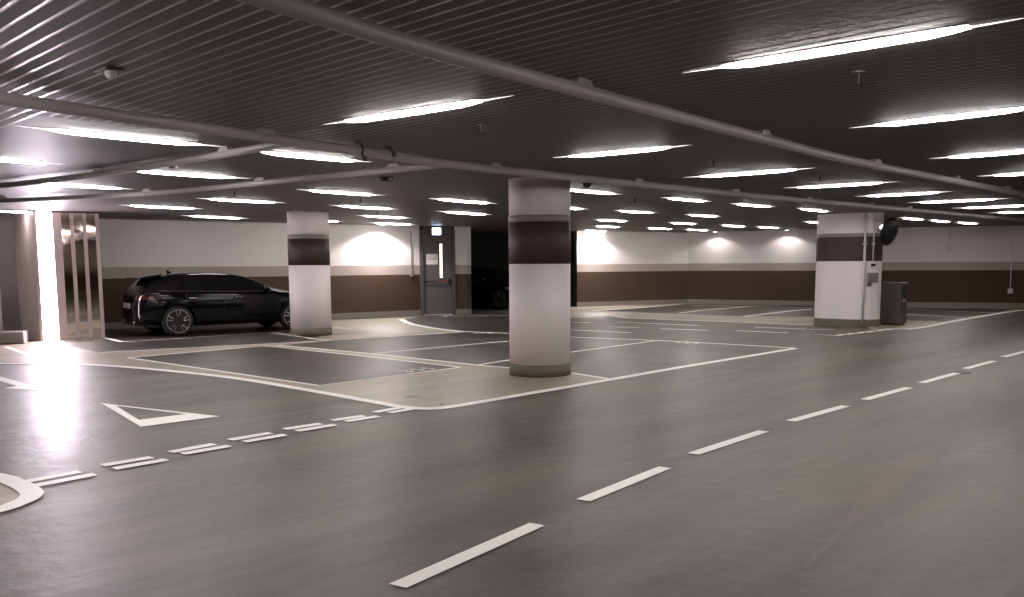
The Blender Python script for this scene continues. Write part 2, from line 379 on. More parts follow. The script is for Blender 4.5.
# ------------------------------------------------------------------ door (part of the room)
d0, d1 = Vector(DW[0]), Vector(DW[1]); dv = (d1-d0); dl = dv.length; dang = math.atan2(dv.y, dv.x)
dr = bpy.data.objects.new('door_1', None); C.objects.link(dr); dr.location = (d0.x, d0.y, 0); dr.rotation_euler = (0, 0, dang); dr['kind'] = 'structure'
H_D = 2.5
bm = bmesh.new(); box(bm, -.01, .09, -.03, .18, 0, H_D); box(bm, dl-.09, dl+.01, -.03, .18, 0, H_D); box(bm, .09, dl-.09, -.03, .18, H_D-.1, CEIL+.01)
obj('door_frame', bm, MT['doorframe'], dr)
boxobj('door_leaf', (.092, dl-.092, .03, .08, .01, H_D-.102), MT['door'], dr, .004)
lf = dr
boxobj('threshold', (.092, dl-.092, -.05, .1, 0, .012), MT['boxpale'], dr)
g = boxobj('door_glass', (.60, .685, .018, .034, 1.10, 2.11), MT['warmglass'], dr); g['label'] = 'lit narrow glass pane'
bm = bmesh.new()
for q in ((.585, .60, 1.085, 2.125), (.685, .70, 1.085, 2.125), (.60, .685, 1.085, 1.10), (.60, .685, 2.11, 2.125)): box(bm, q[0], q[1], .012, .031, q[2], q[3])
obj('glass_bead', bm, MT['doorframe'], dr)
bm = bmesh.new(); box(bm, .12, dl-.12, -.05, -.02, .98, 1.015, bev=.008); box(bm, .12, .17, -.03, .03, .95, 1.04, bev=.006); box(bm, dl-.2, dl-.13, -.035, .03, .91, 1.08, bev=.008)
obj('push_bar', bm, MT['black'], dr)
o = boxobj('push_pad', (.42, .82, -.058, -.048, 0.985, 1.01), MT['redbar'], dr); o['label'] = 'dark red pad of the push bar'
sg = thing('door_notice', 'white paper notice taped to the grey door beside the narrow window', 'sign', (d0.x, d0.y, 0), dang)
boxobj('sheet', (.19, .545, .022, .0285, 1.50, 1.81), MT['paper'], sg)
bm = bmesh.new(); random.seed(3)
x = .26
while x < .48:
    w = random.uniform(.018, .03); h = random.uniform(.03, .05); box(bm, x, x+.006, .0195, .0215, 1.64, 1.64+h); box(bm, x, x+w, .0195, .0215, 1.64+h*.5, 1.64+h*.5+.007); box(bm, x+w-.006, x+w, .0195, .0215, 1.635, 1.64+h*.8); x += w+.012
obj('lettering', bm, MT['ink'], sg)
# exit sign
e = dirat(436.3, 229.8, 25.55); ex = thing('exit_sign', 'small glowing blue-white exit sign hanging above the grey door', 'sign', (e.x, e.y, CEIL), dang)
boxobj('sign_case', (-.14, .14, -.03, .03, -.27, -.05), MT['boxpale'], ex, .008)
o = boxobj('sign_face', (-.125, .125, -.036, -.029, -.255, -.065), MT['exitl'], ex); o['label'] = 'glowing blue-white face'
boxobj('sign_stem', (-.012, .012, -.012, .012, -.06, 0), MT['boxgrey'], ex)
# ------------------------------------------------------------------ columns
def column(name, cx, cy, r, label):
    t = thing(name, label, 'column', (cx, cy, 0))
    for z0_, z1_, m, pn, dr_ in ((0, .16, 'colskirt', 'skirting', .006), (.16, 1.5, 'colwhite', 'lower_shaft', 0), (1.5, 2.05, 'colbrown', 'brown_band', .004), (2.05, 2.135, 'colsand', 'sand_band', .004), (2.135, CEIL+.004, 'colwhite', 'upper_shaft', 0)):
        bm = bmesh.new(); lathe(bm, [(r+dr_, z0_), (r+dr_, z1_)], 64); o = obj(pn, bm, MT[m], t)
        for p in o.data.polygons: p.use_smooth = len(p.vertices) == 4
    return t
g = at(540, 377.8); d = Vector(g).normalized(); cc = g+d*.42
column('round_column', cc.x, cc.y, .415, 'thick round white column with brown band, standing nearest the viewer')
g = at(311.5, 336.3); d = Vector(g).normalized(); cl_ = g+d*.44
column('round_column', cl_.x, cl_.y, .435, 'round white column with brown band, standing at the nose of the black car')
# wide column on the right
g = at(863, 327.3); ax = V.copy(); L2 = .80; rr_ = .43
ctr = at(846.3, 327)+Vector((math.sin(math.radians(21)), math.cos(math.radians(21))))*.62
def stadium(L, r, n=20):
    pts = []
    for s in (1, -1):
        for k in range(n+1):
            a = -math.pi/2+math.pi*k/n
            pts.append(Vector((s*(L/2+r*math.cos(a)), s*r*math.sin(a))))
    return pts
wc = thing('wide_column', 'wide white column with rounded ends, brown band and conduits, beside the waste bin', 'column', (ctr.x, ctr.y, 0), T+math.pi/2+math.radians(8))
for z0_, z1_, m, pn, dr_ in ((0, .17, 'colskirt', 'skirting', .006), (.17, 1.52, 'colwhite', 'lower_shaft', 0), (1.52, 2.08, 'colbrown', 'brown_band', .004), (2.08, 2.16, 'colsand', 'sand_band', .004), (2.16, CEIL+.004, 'colwhite', 'upper_shaft', 0)):
    bm = bmesh.new(); prism(bm, stadium(.62, rr_+dr_), z0_, z1_); obj(pn, bm, MT[m], wc)
# ------------------------------------------------------------------ sprinkler pipes under the ceiling
PZ = CEIL-.068; PR = .042
def poly_pipe(name, pix, saddles, label, white=False, ext0=None, ext1=None, r=PR):
    pts = [at(x, y, PZ) for x, y in pix]
    if ext0: pts = [pts[0]+(pts[0]-pts[1]).normalized()*ext0]+pts
    if ext1: pts = pts+[pts[-1]+(pts[-1]-pts[-2]).normalized()*ext1]
    c = catmull(pts, 6); P = [Vector((p.x, p.y, PZ)) for p in c]
    root = thing(name, label, 'pipe', (P[0].x, P[0].y, PZ))
    bm = bmesh.new(); tube(bm, [p-P[0] for p in P], r, 16); obj('pipe_run', bm, MT['pipe'], root, True)
    for sx, sy in saddles:
        q = at(sx, sy, PZ); best = min(range(len(P)-1), key=lambda i: (P[i].xy-q).length); dd = (P[best+1]-P[best]).normalized()
        t = (q-P[best].xy).dot(dd.xy); pos = P[best]+dd*t
        bm = bmesh.new()
        prof = [(-.14, .0), (.14, .0), (.09, .035), (.06, .068), (-.06, .068), (-.09, .035)]
        a = [bm.verts.new((x, -r*.75, z)) for x, z in prof]; b = [bm.verts.new((x, r*.75, z)) for x, z in prof]
        bm.faces.new(a); bm.faces.new(b[::-1])
        for k in range(6): bm.faces.new((a[k], b[k], b[(k+1) % 6], a[(k+1) % 6]))
        o = obj('pipe_saddle', bm, MT['pipewhite'] if white else MT['pipe'], root); o.location = pos-P[0]; o.rotation_euler = (0, 0, math.atan2(dd.y, dd.x))  # branch saddles paler: light from the glowing strip put into their colour
    return root
poly_pipe('ceiling_pipe', [(272, 0), (411, 44), (586, 92), (762, 138), (872, 165), (1024, 194)],
          [(585, 90), (762, 138.5), (873, 166), (952, 181.5), (1006, 191)], 'thick grey pipe under the ceiling directly above the lane dashes', ext0=3, ext1=10)
poly_pipe('ceiling_pipe', [(0, 98), (135, 118), (269, 138), (450, 164), (638, 184), (812, 201), (1024, 220)],
          [(269, 137), (497, 169), (638, 184), (739, 193.5), (812, 200.5), (868, 206.5), (905, 210)], 'grey pipe under the ceiling crossing behind the head of the nearest round column', ext0=3, ext1=3)
poly_pipe('ceiling_pipe', [(0, 186), (100, 174), (225, 154), (290, 142)],
          [(226, 154), (101, 174.5)], 'pale branch pipe meeting the crossing pipe above the car bay', True, ext0=4, r=.036)
poly_pipe('ceiling_pipe', [(0, 201), (147, 193.5), (300, 179), (445, 164.5)],
          [(8, 201.3), (147, 193.5), (260, 183), (393, 169.5)], 'second pale branch pipe, farther from the viewer, ending near the round column', True, ext0=5, r=.036)
# ------------------------------------------------------------------ ceiling lights
def lamp_proto():
    root = thing('ceiling_light', 'x', 'ceiling light')
    bm = bmesh.new(); box(bm, -.66, .66, -.065, .065, -.0045, .0); obj('lamp_housing', bm, MT['housing'], root)
    bm = bmesh.new(); prof = []
    for x, w, h in ((-.66, .010, .006), (-.57, .034, .017), (-.46, .052, .024), (0, .056, .026), (.46, .052, .024), (.57, .034, .017), (.66, .010, .006)):
        prof.append([bm.verts.new((x, w*math.cos(math.pi*k/8), -.004-h*math.sin(math.pi*k/8))) for k in range(9)])
    for a, b in zip(prof, prof[1:]):
        for k in range(8): bm.faces.new((a[k], a[k+1], b[k+1], b[k]))
        bm.faces.new((a[0], b[0], b[8], a[8]))
    obj('lamp_diffuser', bm, MT['lamp'], root, True)
    for s in (-1, 1):
        bm = bmesh.new(); q = [bm.verts.new(p) for p in ((s*.655, -.010, -.004), (s*.655, .010, -.004), (s*.655, 0, -.011))]; e_ = bm.verts.new((s*.92, 0, -.003))
        bm.faces.new(q)
        for k in range(3): bm.faces.new((q[k], q[(k+1) % 3], e_))
        obj('lamp_glow_tail', bm, MT['tip'], root)  # faint glowing tail added for lamp light reflected along the slats
    return root
NEAR = 'ceiling lights between the two thick pipes and beyond'
FAR = 'ceiling lights over the far bays'
CAR = 'ceiling lights over the car bays'
LIGHTS = [  # ends in the survey photo, row direction, label, group
 ((713, 70), (983, 27), 'v', 'largest ceiling light, nearest of all, before the pipe above the lane dashes', NEAR),
 ((340, 123.5), (489, 101), 'v', 'bright ceiling light just before the crossing pipe, above the door', NEAR),
 ((566, 157.5), (675, 147.5), 'v', 'ceiling light above and just before the nearest round column', NEAR),
 ((870, 127), (1040, 107.5), 'v', 'second ceiling light beyond the largest one, on its side of the lane pipe', NEAR),
 ((697, 177.3), (800, 169.8), 'v', 'ceiling light between the two thick pipes, next after the one by the round column', NEAR),
 ((795, 188), (885, 183), 'v', 'ceiling light between the thick pipes, just before the head of the wide column', NEAR),
 ((960.5, 157), (1050, 149.5), 'v', 'third ceiling light in the row of the largest one, cut by the frame', NEAR),
 ((1008, 175), (1075, 170.5), 'v', 'fourth ceiling light in the row of the largest one, only its tip in the frame', NEAR),
 ((865, 196.5), (942, 192.5), 'v', 'ceiling light between the thick pipes, directly above the round traffic mirror', NEAR),
 ((916.7, 202.6), (998.7, 199.6), 'v', 'ceiling light between the thick pipes, second beyond the traffic mirror', NEAR),
 ((961, 208.3), (1030, 205.5), 'v', 'ceiling light between the thick pipes, third beyond the traffic mirror', NEAR),
 ((996, 213), (1062, 210.6), 'v', 'ceiling light between the thick pipes, last before the frame edge', NEAR),
 ((560, 189.2), (616, 194.5), 'u', 'ceiling light emerging from behind the head of the nearest round column', FAR),
 ((540, 207), (583.6, 209.3), 'u', 'mostly hidden ceiling light behind the nearest round column, below the emerging one', FAR),
 ((666.4, 198.4), (706.7, 201.7), 'u', 'first ceiling light past the crossing pipe in the middle row of the far bays', FAR),
 ((618.4, 211), (653.3, 213.2), 'u', 'second ceiling light in the row above the far bright wall patch', FAR),
 ((688, 215), (717.6, 216.7), 'u', 'ceiling light above the wall corner, second past the crossing pipe', FAR),
 ((735, 204.3), (771, 207), 'u', 'ceiling light just past the crossing pipe, toward the wide column', FAR),
 ((596.6, 220), (627, 221.4), 'u', 'third ceiling light from the round column in its far row', FAR),
 ((670.7, 223), (695.8, 224.2), 'u', 'short ceiling light in front of the far wall corner', FAR),
 ((722, 225.4), (744.8, 226.8), 'u', 'ceiling light between the two wall-washing downlights', FAR),
 ((595.6, 226.3), (619.5, 227.3), 'u', 'fourth ceiling light from the round column in its far row', FAR),
 ((647.8, 228.3), (671.8, 229.2), 'u', 'ceiling light near the far wall, just left of the corner', FAR),
 ((686, 229.6), (707.8, 230.5), 'u', 'ceiling light closest to the far wall corner', FAR),
 ((584.7, 230.6), (606.4, 231.6), 'u', 'last ceiling light against the far wall, over its brightest patch', FAR),
 ((758, 227), (778.5, 228.3), 'u', 'ceiling light near the far wall, by the downlight nearer the wide column', FAR),
 ((799, 208.8), (828.7, 212), 'u', 'short ceiling light past the crossing pipe, touching the wide column head', FAR),
 ((806, 222), (830, 223.3), 'u', 'ceiling light half hidden behind the head of the wide column', FAR),
 ((900, 218), (925, 220.2), 'u', 'first of three short ceiling lights in line beside the traffic mirror', FAR),
 ((930.7, 220.6), (949.5, 222), 'u', 'middle of three short ceiling lights in line beyond the traffic mirror', FAR),
 ((957.7, 222.6), (977, 224), 'u', 'last of three short ceiling lights in line beyond the traffic mirror', FAR),
 ((306.5, 190.7), (376, 195.5), 'u', 'ceiling light past the second branch pipe, above the column at the car', CAR),
 ((337, 206), (392.5, 209.4), 'u', 'second ceiling light in the row leading to the bright wall patch by the door', CAR),
 ((362, 216), (406.7, 218.3), 'u', 'third ceiling light in the row leading to the bright wall patch by the door', CAR),
 ((374, 223), (411, 225), 'u', 'last ceiling light in the row, closest to the bright wall patch by the door', CAR),
 ((296, 219), (336, 222.3), 'u', 'ceiling light half hidden by the head of the column at the car', CAR),
 ((435.6, 199.4), (490, 203.6), 'u', 'nearer of the two ceiling lights before the exit door', CAR),
 ((442.7, 212), (486.7, 214.8), 'u', 'farther of the two ceiling lights before the exit door', CAR),
 ((40, 129.6), (205, 146), 'u', 'long ceiling light before the first branch pipe, nearest over the car bays', CAR),
 ((-75, 154), (50, 164), 'u', 'ceiling light before the first branch pipe, cut by the frame', CAR),
 ((258, 152.4), (360, 162), 'u', 'ceiling light between the branch pipes, beside where they meet the crossing pipe', CAR),
 ((128, 170.8), (238, 178.5), 'u', 'middle ceiling light between the two branch pipes', CAR),
 ((33, 182.6), (122, 189.4), 'u', 'ceiling light between the branch pipes, in front of the glowing strip', CAR),
 ((206, 199.2), (277, 203), 'u', 'ceiling light past the second branch pipe, above the car roof', CAR),
 ((128, 205.8), (196, 209), 'u', 'ceiling light past the second branch pipe, beside the mirrored cladding', CAR),
 ((188, 216.1), (243, 218.6), 'u', 'ceiling light nearest the wall behind the car', CAR),
 ((-10, 211), (64, 213.6), 'u', 'ceiling light across the top of the glowing strip', CAR),
]
proto = lamp_proto(); first = True
LZ = CEIL-.015
def put_light(x, y, ang, label, group, sx=1.0):
    global first
    o = proto if first else copy_tree(proto); first = False
    o.location = (x, y, CEIL-.001); o.rotation_euler = (0, 0, ang); o.scale = (sx, 1, 1)
    o['label'] = label; o['group'] = group
    return o
for a, b, d, lb, gp in LIGHTS:
    A, B = at(*a, LZ), at(*b, LZ); m = (A+B)/2; dd = B-A
    base = T if d == 'u' else T-math.pi/2
    ang = math.atan2(dd.y, dd.x)
    ang = base+max(-.14, min(.14, ang-base))
    L = max(1.15, min(1.5, dd.length))
    put_light(m.x, m.y, ang, lb, gp, L/1.42)
# unseen lamps added as fill out of view; last pair brightens the pier side
for u, v in ((1.2, 5.3), (-1.7, 5.2), (-4.6, 5.2), (-1.2, 2.2), (-4.2, 2.2), (0.2, -1.0), (3.2, -1.0), (6.2, -1.0), (9.2, -1), (12.2, -1), (15.2, -1), (-3, -1), (1.5, -4.2), (5.5, -4.2), (9.5, -4.2), (13.5, -4.2), (17.5, -4), (-3.5, -4.2), (18.2, -1), (3.8, -7.5), (8.8, -7.5), (13.8, -7.5), (2, 19.5), (3.4, 20.2)):
    p = uvp(u, v)
    if -19 < p.x < 21 and p.y > -8: put_light(p.x, p.y, T-math.pi/2, 'unseen long ceiling light added as fill, over, behind and beside the viewer', 'unseen fill lights added around the viewer')
# wall washing downlights
sp_mat = emis('downlight_lens', (1, .95, .93), 8)
for x, y, w0, w1, en, lb in ((718, 231, (6.55, 32.3), (10.6, 30.1), 30, 'small round downlight casting a cone on the wall right of the far corner'), (789, 229.5, (6.55, 32.3), (10.6, 30.1), 30, 'small round downlight casting a cone on the wall nearer the wide column'),
  (592, 231, (2.27, 30.2), (6.55, 32.3), 230, 'downlight over the brightest patch of the far wall beside the nearest round column'),
  (376, 227, (-4.95, 24.1), (-2.7, 25.75), 230, 'downlight over the bright patch of the wall between the car column and the exit door')):
    ray_ = ray(x, y); k = ray_[0]/ray_[1]
    # stand off the far right wall by 0.45
    w0, w1 = Vector(w0), Vector(w1); dd = w1-w0
    t = (k*w0.y-w0.x)/(dd.x-k*dd.y); hit = w0+dd*t; nn = Vector((dd.y, -dd.x)).normalized()
    if nn.y > 0: nn = -nn
    p = hit+nn*.40
    r_ = thing('ceiling_downlight', lb, 'downlight', (p.x, p.y, CEIL), 0, 'wall washing downlights')
    bm = bmesh.new(); lathe(bm, [(.09, -.018), (.10, -.012), (.10, 0)], 24); obj('trim_ring', bm, MT['boxpale'], r_)
    bm = bmesh.new(); lathe(bm, [(.065, -.021), (.065, -.017)], 24); obj('lens', bm, sp_mat, r_)
    ld = bpy.data.lights.new('downlight_beam', 'SPOT'); ld.energy = en; ld.spot_size = math.radians(142); ld.spot_blend = .35; ld.shadow_soft_size = .06; ld.color = (1, .95, .94)
    lo = bpy.data.objects.new('downlight_beam', ld); C.objects.link(lo); lo.parent = r_; lo.location = (0, 0, -.04)
# ------------------------------------------------------------------ mirrored pier with glowing strip
pa = Vector((-9.53, 17.45)); pb = Vector((-8.60, 18.25)); pd = pb-pa; pl = pd.length; pang = math.atan2(pd.y, pd.x)
pr = thing('clad_pier', 'square pier with bronze mirrors, pale strips and a glowing light panel beside the black car', 'pier', (pa.x, pa.y, 0), pang)
HB = CEIL-.01
boxobj('core', (.0, pl, .03, 1.75, 0, HB), MT['pinkpanel'], pr)
o = boxobj('glowing_strip', (.06, .335, -.03, .028, .015, HB), MT['strip'], pr); o['label'] = 'glowing full-height light panel'
w = pl-.385; x = .335
boxobj('pale_strip', (0, .055, -.035, .028, 0, HB), MT['pinkpanel'], pr)
boxobj('pale_strip', (x+.005, x+.17, -.035, .028, 0, HB), MT['pinkpanel'], pr)
x += .17; seg = (pl-x)/3
for i in range(3):
    bm = bmesh.new(); prism(bm, [(x+.002, .028), (x+.002, .0), (x+seg*.66, -.035), (x+seg*.66, .028)], .0, HB); o = obj('mirror_fin', bm, MT['mirrorglass'], pr)
    bm = bmesh.new(); prism(bm, [(x+seg*.67, .028), (x+seg*.67, -.045), (x+seg-.004, -.035), (x+seg-.004, .028)], .0, HB); o = obj('pale_strip', bm, MT['pinkpanel'], pr)
    x += seg
boxobj('top_cap', (-.02, pl+.02, -.06, .03, HB-.02, HB+.008), MT['doorframe'], pr)
# low block and white board at the lobby
b = at(8, 344.5); blk = boxobj('concrete_block', (-.8, .28, 0, .55, 0, .24), MT['concrete'], None, .03); blk.location = (b.x, b.y, 0); blk.rotation_euler = (0, 0, .35)
tag(blk, 'low grey concrete block on the floor left of the glowing strip', 'kerb block')
b = at(-3, 338); wb = thing('sign_board', 'white upright board cut by the frame, behind the low concrete block', 'sign board', (b.x, b.y, 0), .6)
bm = bmesh.new(); prism(bm, [(-.55, -.02), (.12, -.02), (.12, .02), (-.55, .02)], .08, 1.08); obj('board', bm, MT['pipewhite'], wb)
boxobj('foot', (-.5, .1, -.15, .15, 0, .08), MT['boxgrey'], wb, .01)
# ------------------------------------------------------------------ the car
def build_car(label):
    root = thing('car', label, 'car')
    ST = [  # x, w, zb, mid, belt, rw, zr
     (-.80, .56, .34, .45, .58, .50, .62), (-.76, .68, .29, .46, .74, .56, .85), (-.70, .76, .26, .48, .86, .58, .95), (-.62, .81, .25, .50, .91, .57, 1.07), (-.50, .85, .24, .52, .93, .56, 1.19), (-.36, .875, .22, .54, .94, .565, 1.27),
     (-.1, .892, .20, .55, .94, .575, 1.325), (.3, .895, .19, .55, .935, .59, 1.36), (.7, .892, .18, .55, .93, .60, 1.37), (1.1, .89, .18, .55, .92, .60, 1.355), (1.4, .89, .18, .55, .915, .595, 1.32),
     (1.7, .89, .18, .55, .91, .59, 1.24), (2.0, .892, .18, .55, .90, .60, 1.125), (2.3, .895, .18, .55, .885, .63, 1.01), (2.5, .895, .18, .55, .865, .67, .945), (2.65, .895, .18, .55, .85, .69, .92), (2.95, .885, .19, .54, .81, .67, .88),
     (3.15, .865, .20, .52, .775, .64, .84), (3.32, .82, .21, .50, .72, .58, .78), (3.42, .74, .23, .46, .64, .50, .69), (3.46, .62, .28, .42, .54, .42, .57)]
    bm = bmesh.new(); rings = []
    for x, w, zb, mid, belt, rw, zr in ST:
        half = [(0, zb), (.62*w, zb), (.93*w, zb+.035), (.985*w, zb+.14), (w, mid+.02), (w*.985, (mid+belt)/2+.05), (w*.955, belt-.015), (w*.93, belt+.012), ((w*.93+rw)/2+.012, (belt+zr)/2-.01), (rw+.01, zr-.055), (rw*.86, zr-.018), (rw*.45, zr), (0, zr+.006)]
        pts = half+[(-y, z) for y, z in half[-2:0:-1]]
        rings.append([bm.verts.new((x, y, z)) for y, z in pts])
    n = len(rings[0])
    for a, b in zip(rings, rings[1:]):
        for k in range(n): bm.faces.new((a[k], a[(k+1) % n], b[(k+1) % n], b[k]))
    for rg, rev in ((rings[0], False), (rings[-1], True)):
        m_ = n//2
        for k in range(m_):   # bridge the two halves of the end ring
            q = [rg[k], rg[(k+1)], rg[(n-k-1) % n], rg[(n-k) % n]]
            q = list(dict.fromkeys(q))
            if len(q) >= 3:
                try: bm.faces.new(q)
                except ValueError: pass
    bmesh.ops.recalc_face_normals(bm, faces=bm.faces)
    me = bpy.data.meshes.new('tmp'); bm.to_mesh(me); bm.free(); to = bpy.data.objects.new('tmp', me); C.objects.link(to)
    md = to.modifiers.new('s', 'SUBSURF'); md.levels = 2; md.render_levels = 2
    cb = bmesh.new()
    for wx in (0, 2.6):
        for s in (-1, 1):
            lathe(cb, [(.365, s*.62), (.365, s*1.1)], 40, 'y', (wx, 0, .325))
    bmesh.ops.recalc_face_normals(cb, faces=cb.faces)
    cm = bpy.data.meshes.new('cut'); cb.to_mesh(cm); cb.free(); co = bpy.data.objects.new('cut', cm); C.objects.link(co)
    bo = to.modifiers.new('b', 'BOOLEAN'); bo.object = co; bo.operation = 'DIFFERENCE'; bo.solver = 'EXACT'
    bpy.context.view_layer.update(); dg = bpy.context.evaluated_depsgraph_get()
    bme = bpy.data.meshes.new_from_object(to.evaluated_get(dg))
    bpy.data.objects.remove(to); bpy.data.objects.remove(co)
    body = link('body', bme, None, root); bme.materials.clear(); bme.materials.append(MT['carpaint'])
    for p in bme.polygons: p.use_smooth = True; p.material_index = 0
    bme.set_sharp_from_angle(angle=math.radians(40))
    tb = bmesh.new(); tb.from_mesh(bme); bvh = BVHTree.FromBMesh(tb)
    def side(x, z, s, off):
        h = bvh.ray_cast(Vector((x, s*2, z)), Vector((0, -s, 0)))
        return (h[0]+Vector((0, s*off, 0))) if h[0] is not None else None
    def side_patch(name, xs, lo, hi, m, s, off=.004, rows=5, parent=None):
        b_ = bmesh.new(); G = []
        for i, x in enumerate(xs):
            col = []
            for r in range(rows+1):
                z = lo(x)+(hi(x)-lo(x))*r/rows; p = side(x, z, s, off); col.append(b_.verts.new(p if p else (x, s*.6, z)))
            G.append(col)
        for a, b in zip(G, G[1:]):
            for r in range(rows): b_.faces.new((a[r], a[r+1], b[r+1], b[r]))
        o = obj(name, b_, m, parent or root, True); return o
    def lerp(pts):
        def f(x):
            for (x0, z0), (x1, z1) in zip(pts, pts[1:]):
                if x <= x1: return z0+(z1-z0)*(x-x0)/(x1-x0)
            return pts[-1][1]
        return f
    def fr(a, b, n): return [a+(b-a)*i/n for i in range(n+1)]
    belt = lerp([(-.5, .99), (.3, .965), (1.2, .945), (2.3, .93)])
    top = lerp([(-.32, 1.04), (-.1, 1.19), (.15, 1.255), (.6, 1.285), (1.05, 1.27), (1.4, 1.22), (1.7, 1.135), (2.15, .95)])
    for s in (-1, 1):
        for a, b in ((-.32, .16), (.19, .98), (1.02, 1.95)):
            wn = side_patch('side_window', fr(a, b, 10), belt, lambda x: max(top(x), belt(x)+.01), MT['glassblk'], s)
        side_patch('window_trim', fr(-.36, 2.15, 26), lambda x: belt(x)-.016, lambda x: belt(x)-.004, MT['chrome'], s, .006, 1)
        # sculpted shoulder crease
        side_patch('shoulder_line', fr(-.1, 2.5, 20), lambda x: .80-.012*x, lambda x: .812-.012*x, MT['carpaint'], s, .012, 1)
        # sills
        side_patch('sill', fr(.42, 2.18, 12), lambda x: .21, lambda x: .27, MT['blackpl'], s, .008, 1)
        for x0 in (.33, 1.32):
            p = side(x0, .80, s, .0); b_ = bmesh.new(); tube(b_, [(x0-.10, p.y+s*.008, .80), (x0-.07, p.y+s*.035, .805), (x0+.07, p.y+s*.035, .81), (x0+.10, p.y+s*.008, .81)], .011, 8)
            obj('door_handle', b_, MT['chrome'], root, True)
        for x0 in (.2, 1.0, 2.02):
            b_ = bmesh.new(); P = [side(x0+(.0 if z > .4 else 0), z, s, .0015) for z in fr(.26, .92, 10)]
            P = [p for p in P if p]
            tube(b_, P, .004, 6); obj('door_gap', b_, MT['black'], root)
        # tail light wraps the corner
        def ry(y, z, off):
            h = bvh.ray_cast(Vector((-2, y, z)), Vector((1, 0, 0))); return h[0]+Vector((-off, 0, 0))
        b_ = bmesh.new(); G = []
        for a in fr(0, 1, 8):
            col = []
            for z in fr(.79, .88, 3):
                ang = a*math.pi/2; org = Vector((-.30, s*.45, z)); d_ = Vector((-math.cos(ang*.9), s*math.sin(ang*.9+.1), 0)).normalized()
                h = bvh.ray_cast(org+d_*2, -d_); col.append(b_.verts.new(h[0]+d_*.008))
            G.append(col)
        for a, b in zip(G, G[1:]):
            for r in range(3): b_.faces.new((a[r], a[r+1], b[r+1], b[r]))
        obj('tail_light', b_, MT['redlens'], root, True)
        # head light
        b_ = bmesh.new(); G = []
        for a in fr(0, 1, 8):
            col = []
            for z in fr(.62, .74, 3):
                org = Vector((2.8, s*.35, z)); ang = a*math.pi/2*.8+.12; d_ = Vector((math.cos(ang), s*math.sin(ang), 0))
                h = bvh.ray_cast(org+d_*2, -d_); col.append(b_.verts.new(h[0]+d_*.008))
            G.append(col)
        for a, b in zip(G, G[1:]):
            for r in range(3): b_.faces.new((a[r], a[r+1], b[r+1], b[r]))
        obj('head_light', b_, MT['clearlens'], root, True)
        # bumper reflector
        b_ = bmesh.new(); P = [ry(s*y, .40, .006) for y in fr(.50, .66, 4)]; tube(b_, P, .014, 6); obj('rear_reflector', b_, MT['redlens'], root)
        # fog lamp
        p = bvh.ray_cast(Vector((5, s*.6, .42)), Vector((-1, 0, 0)))[0]; b_ = bmesh.new(); lathe(b_, [(.04, 0), (.045, .012), (.035, .02)], 16, 'x', p); obj('fog_lamp', b_, MT['clearlens'], root)
        # door mirror
        b_ = bmesh.new(); bmesh.ops.create_uvsphere(b_, u_segments=16, v_segments=10, radius=1)
        bmesh.ops.scale(b_, vec=(.075, .11, .065), verts=b_.verts); bmesh.ops.translate(b_, vec=(1.93, s*.97, .985), verts=b_.verts)
        mo = obj('door_mirror', b_, MT['carpaint'], root, True)
        b_ = bmesh.new(); tube(b_, [(1.96, s*.80, .93), (1.95, s*.92, .955)], .022, 8); obj('mirror_arm', b_, MT['blackpl'], mo)
    # windscreen, rear window by top rays
    def top_patch(name, xs, half, m, off=.004):
        b_ = bmesh.new(); G = []
        for x in xs:
            col = []
            for k in range(9):
                y = half(x)*(-1+2*k/8); h = bvh.ray_cast(Vector((x, y, 3)), Vector((0, 0, -1))); col.append(b_.verts.new(h[0]+h[1]*off))
            G.append(col)
        for a, b in zip(G, G[1:]):
            for k in range(8): b_.faces.new((a[k], a[k+1], b[k+1], b[k]))
        return obj(name, b_, m, root, True)
    top_patch('windscreen', fr(1.50, 2.42, 8), lambda x: .52+.08*(x-1.5), MT['glassblk'])
    b_ = bmesh.new(); G = []
    for z in fr(.98, 1.18, 5):
        col = []
        for k in range(9):
            y = .47*(-1+2*k/8); h = bvh.ray_cast(Vector((-2, y, z)), Vector((1, 0, 0))); col.append(b_.verts.new(h[0]+Vector((-.005, 0, .003))))
        G.append(col)
    for a, b in zip(G, G[1:]):
        for k in range(8): b_.faces.new((a[k], a[k+1], b[k+1], b[k]))
    obj('rear_window', b_, MT['glassblk'], root, True)
    # roof spoiler
    b_ = bmesh.new(); pr_ = [(-.68, 1.245), (-.58, 1.275), (-.2, 1.33), (-.2, 1.30), (-.58, 1.235), (-.68, 1.225)]
    a = [b_.verts.new((x, -.55, z)) for x, z in pr_]; c_ = [b_.verts.new((x, .55, z)) for x, z in pr_]
    mid_ = [b_.verts.new((x, 0, z+.012)) for x, z in pr_]
    b_.faces.new(a); b_.faces.new(c_[::-1])
    for k in range(6):
        b_.faces.new((a[k], mid_[k], mid_[(k+1) % 6], a[(k+1) % 6])); b_.faces.new((mid_[k], c_[k], c_[(k+1) % 6], mid_[(k+1) % 6]))
    obj('roof_spoiler', b_, MT['carpaint'], root)
    zz = -.055
    b_ = bmesh.new(); prism(b_, [(.05, -.012), (.15, -.012), (.15, .012), (.05, .012)], 1.32, 1.35)
    v = [b_.verts.new(p) for p in ((.03, 0, 1.405), (.06, .006, 1.405), (.06, -.006, 1.405))]
    lo = [b_.verts.new(p) for p in ((.05, 0, 1.33), (.16, .014, 1.34), (.16, -.014, 1.34))]
    for i in range(3): b_.faces.new((lo[i], lo[(i+1) % 3], v[(i+1) % 3], v[i]))
    b_.faces.new(v); obj('roof_antenna', b_, MT['carpaint'], root)
    p = bvh.ray_cast(Vector((-2, 0, .62)), Vector((1, 0, 0)))[0]
    boxobj('number_plate', (p.x-.03, p.x-.005, -.26, .26, .60, .71), MT['plate'], root)
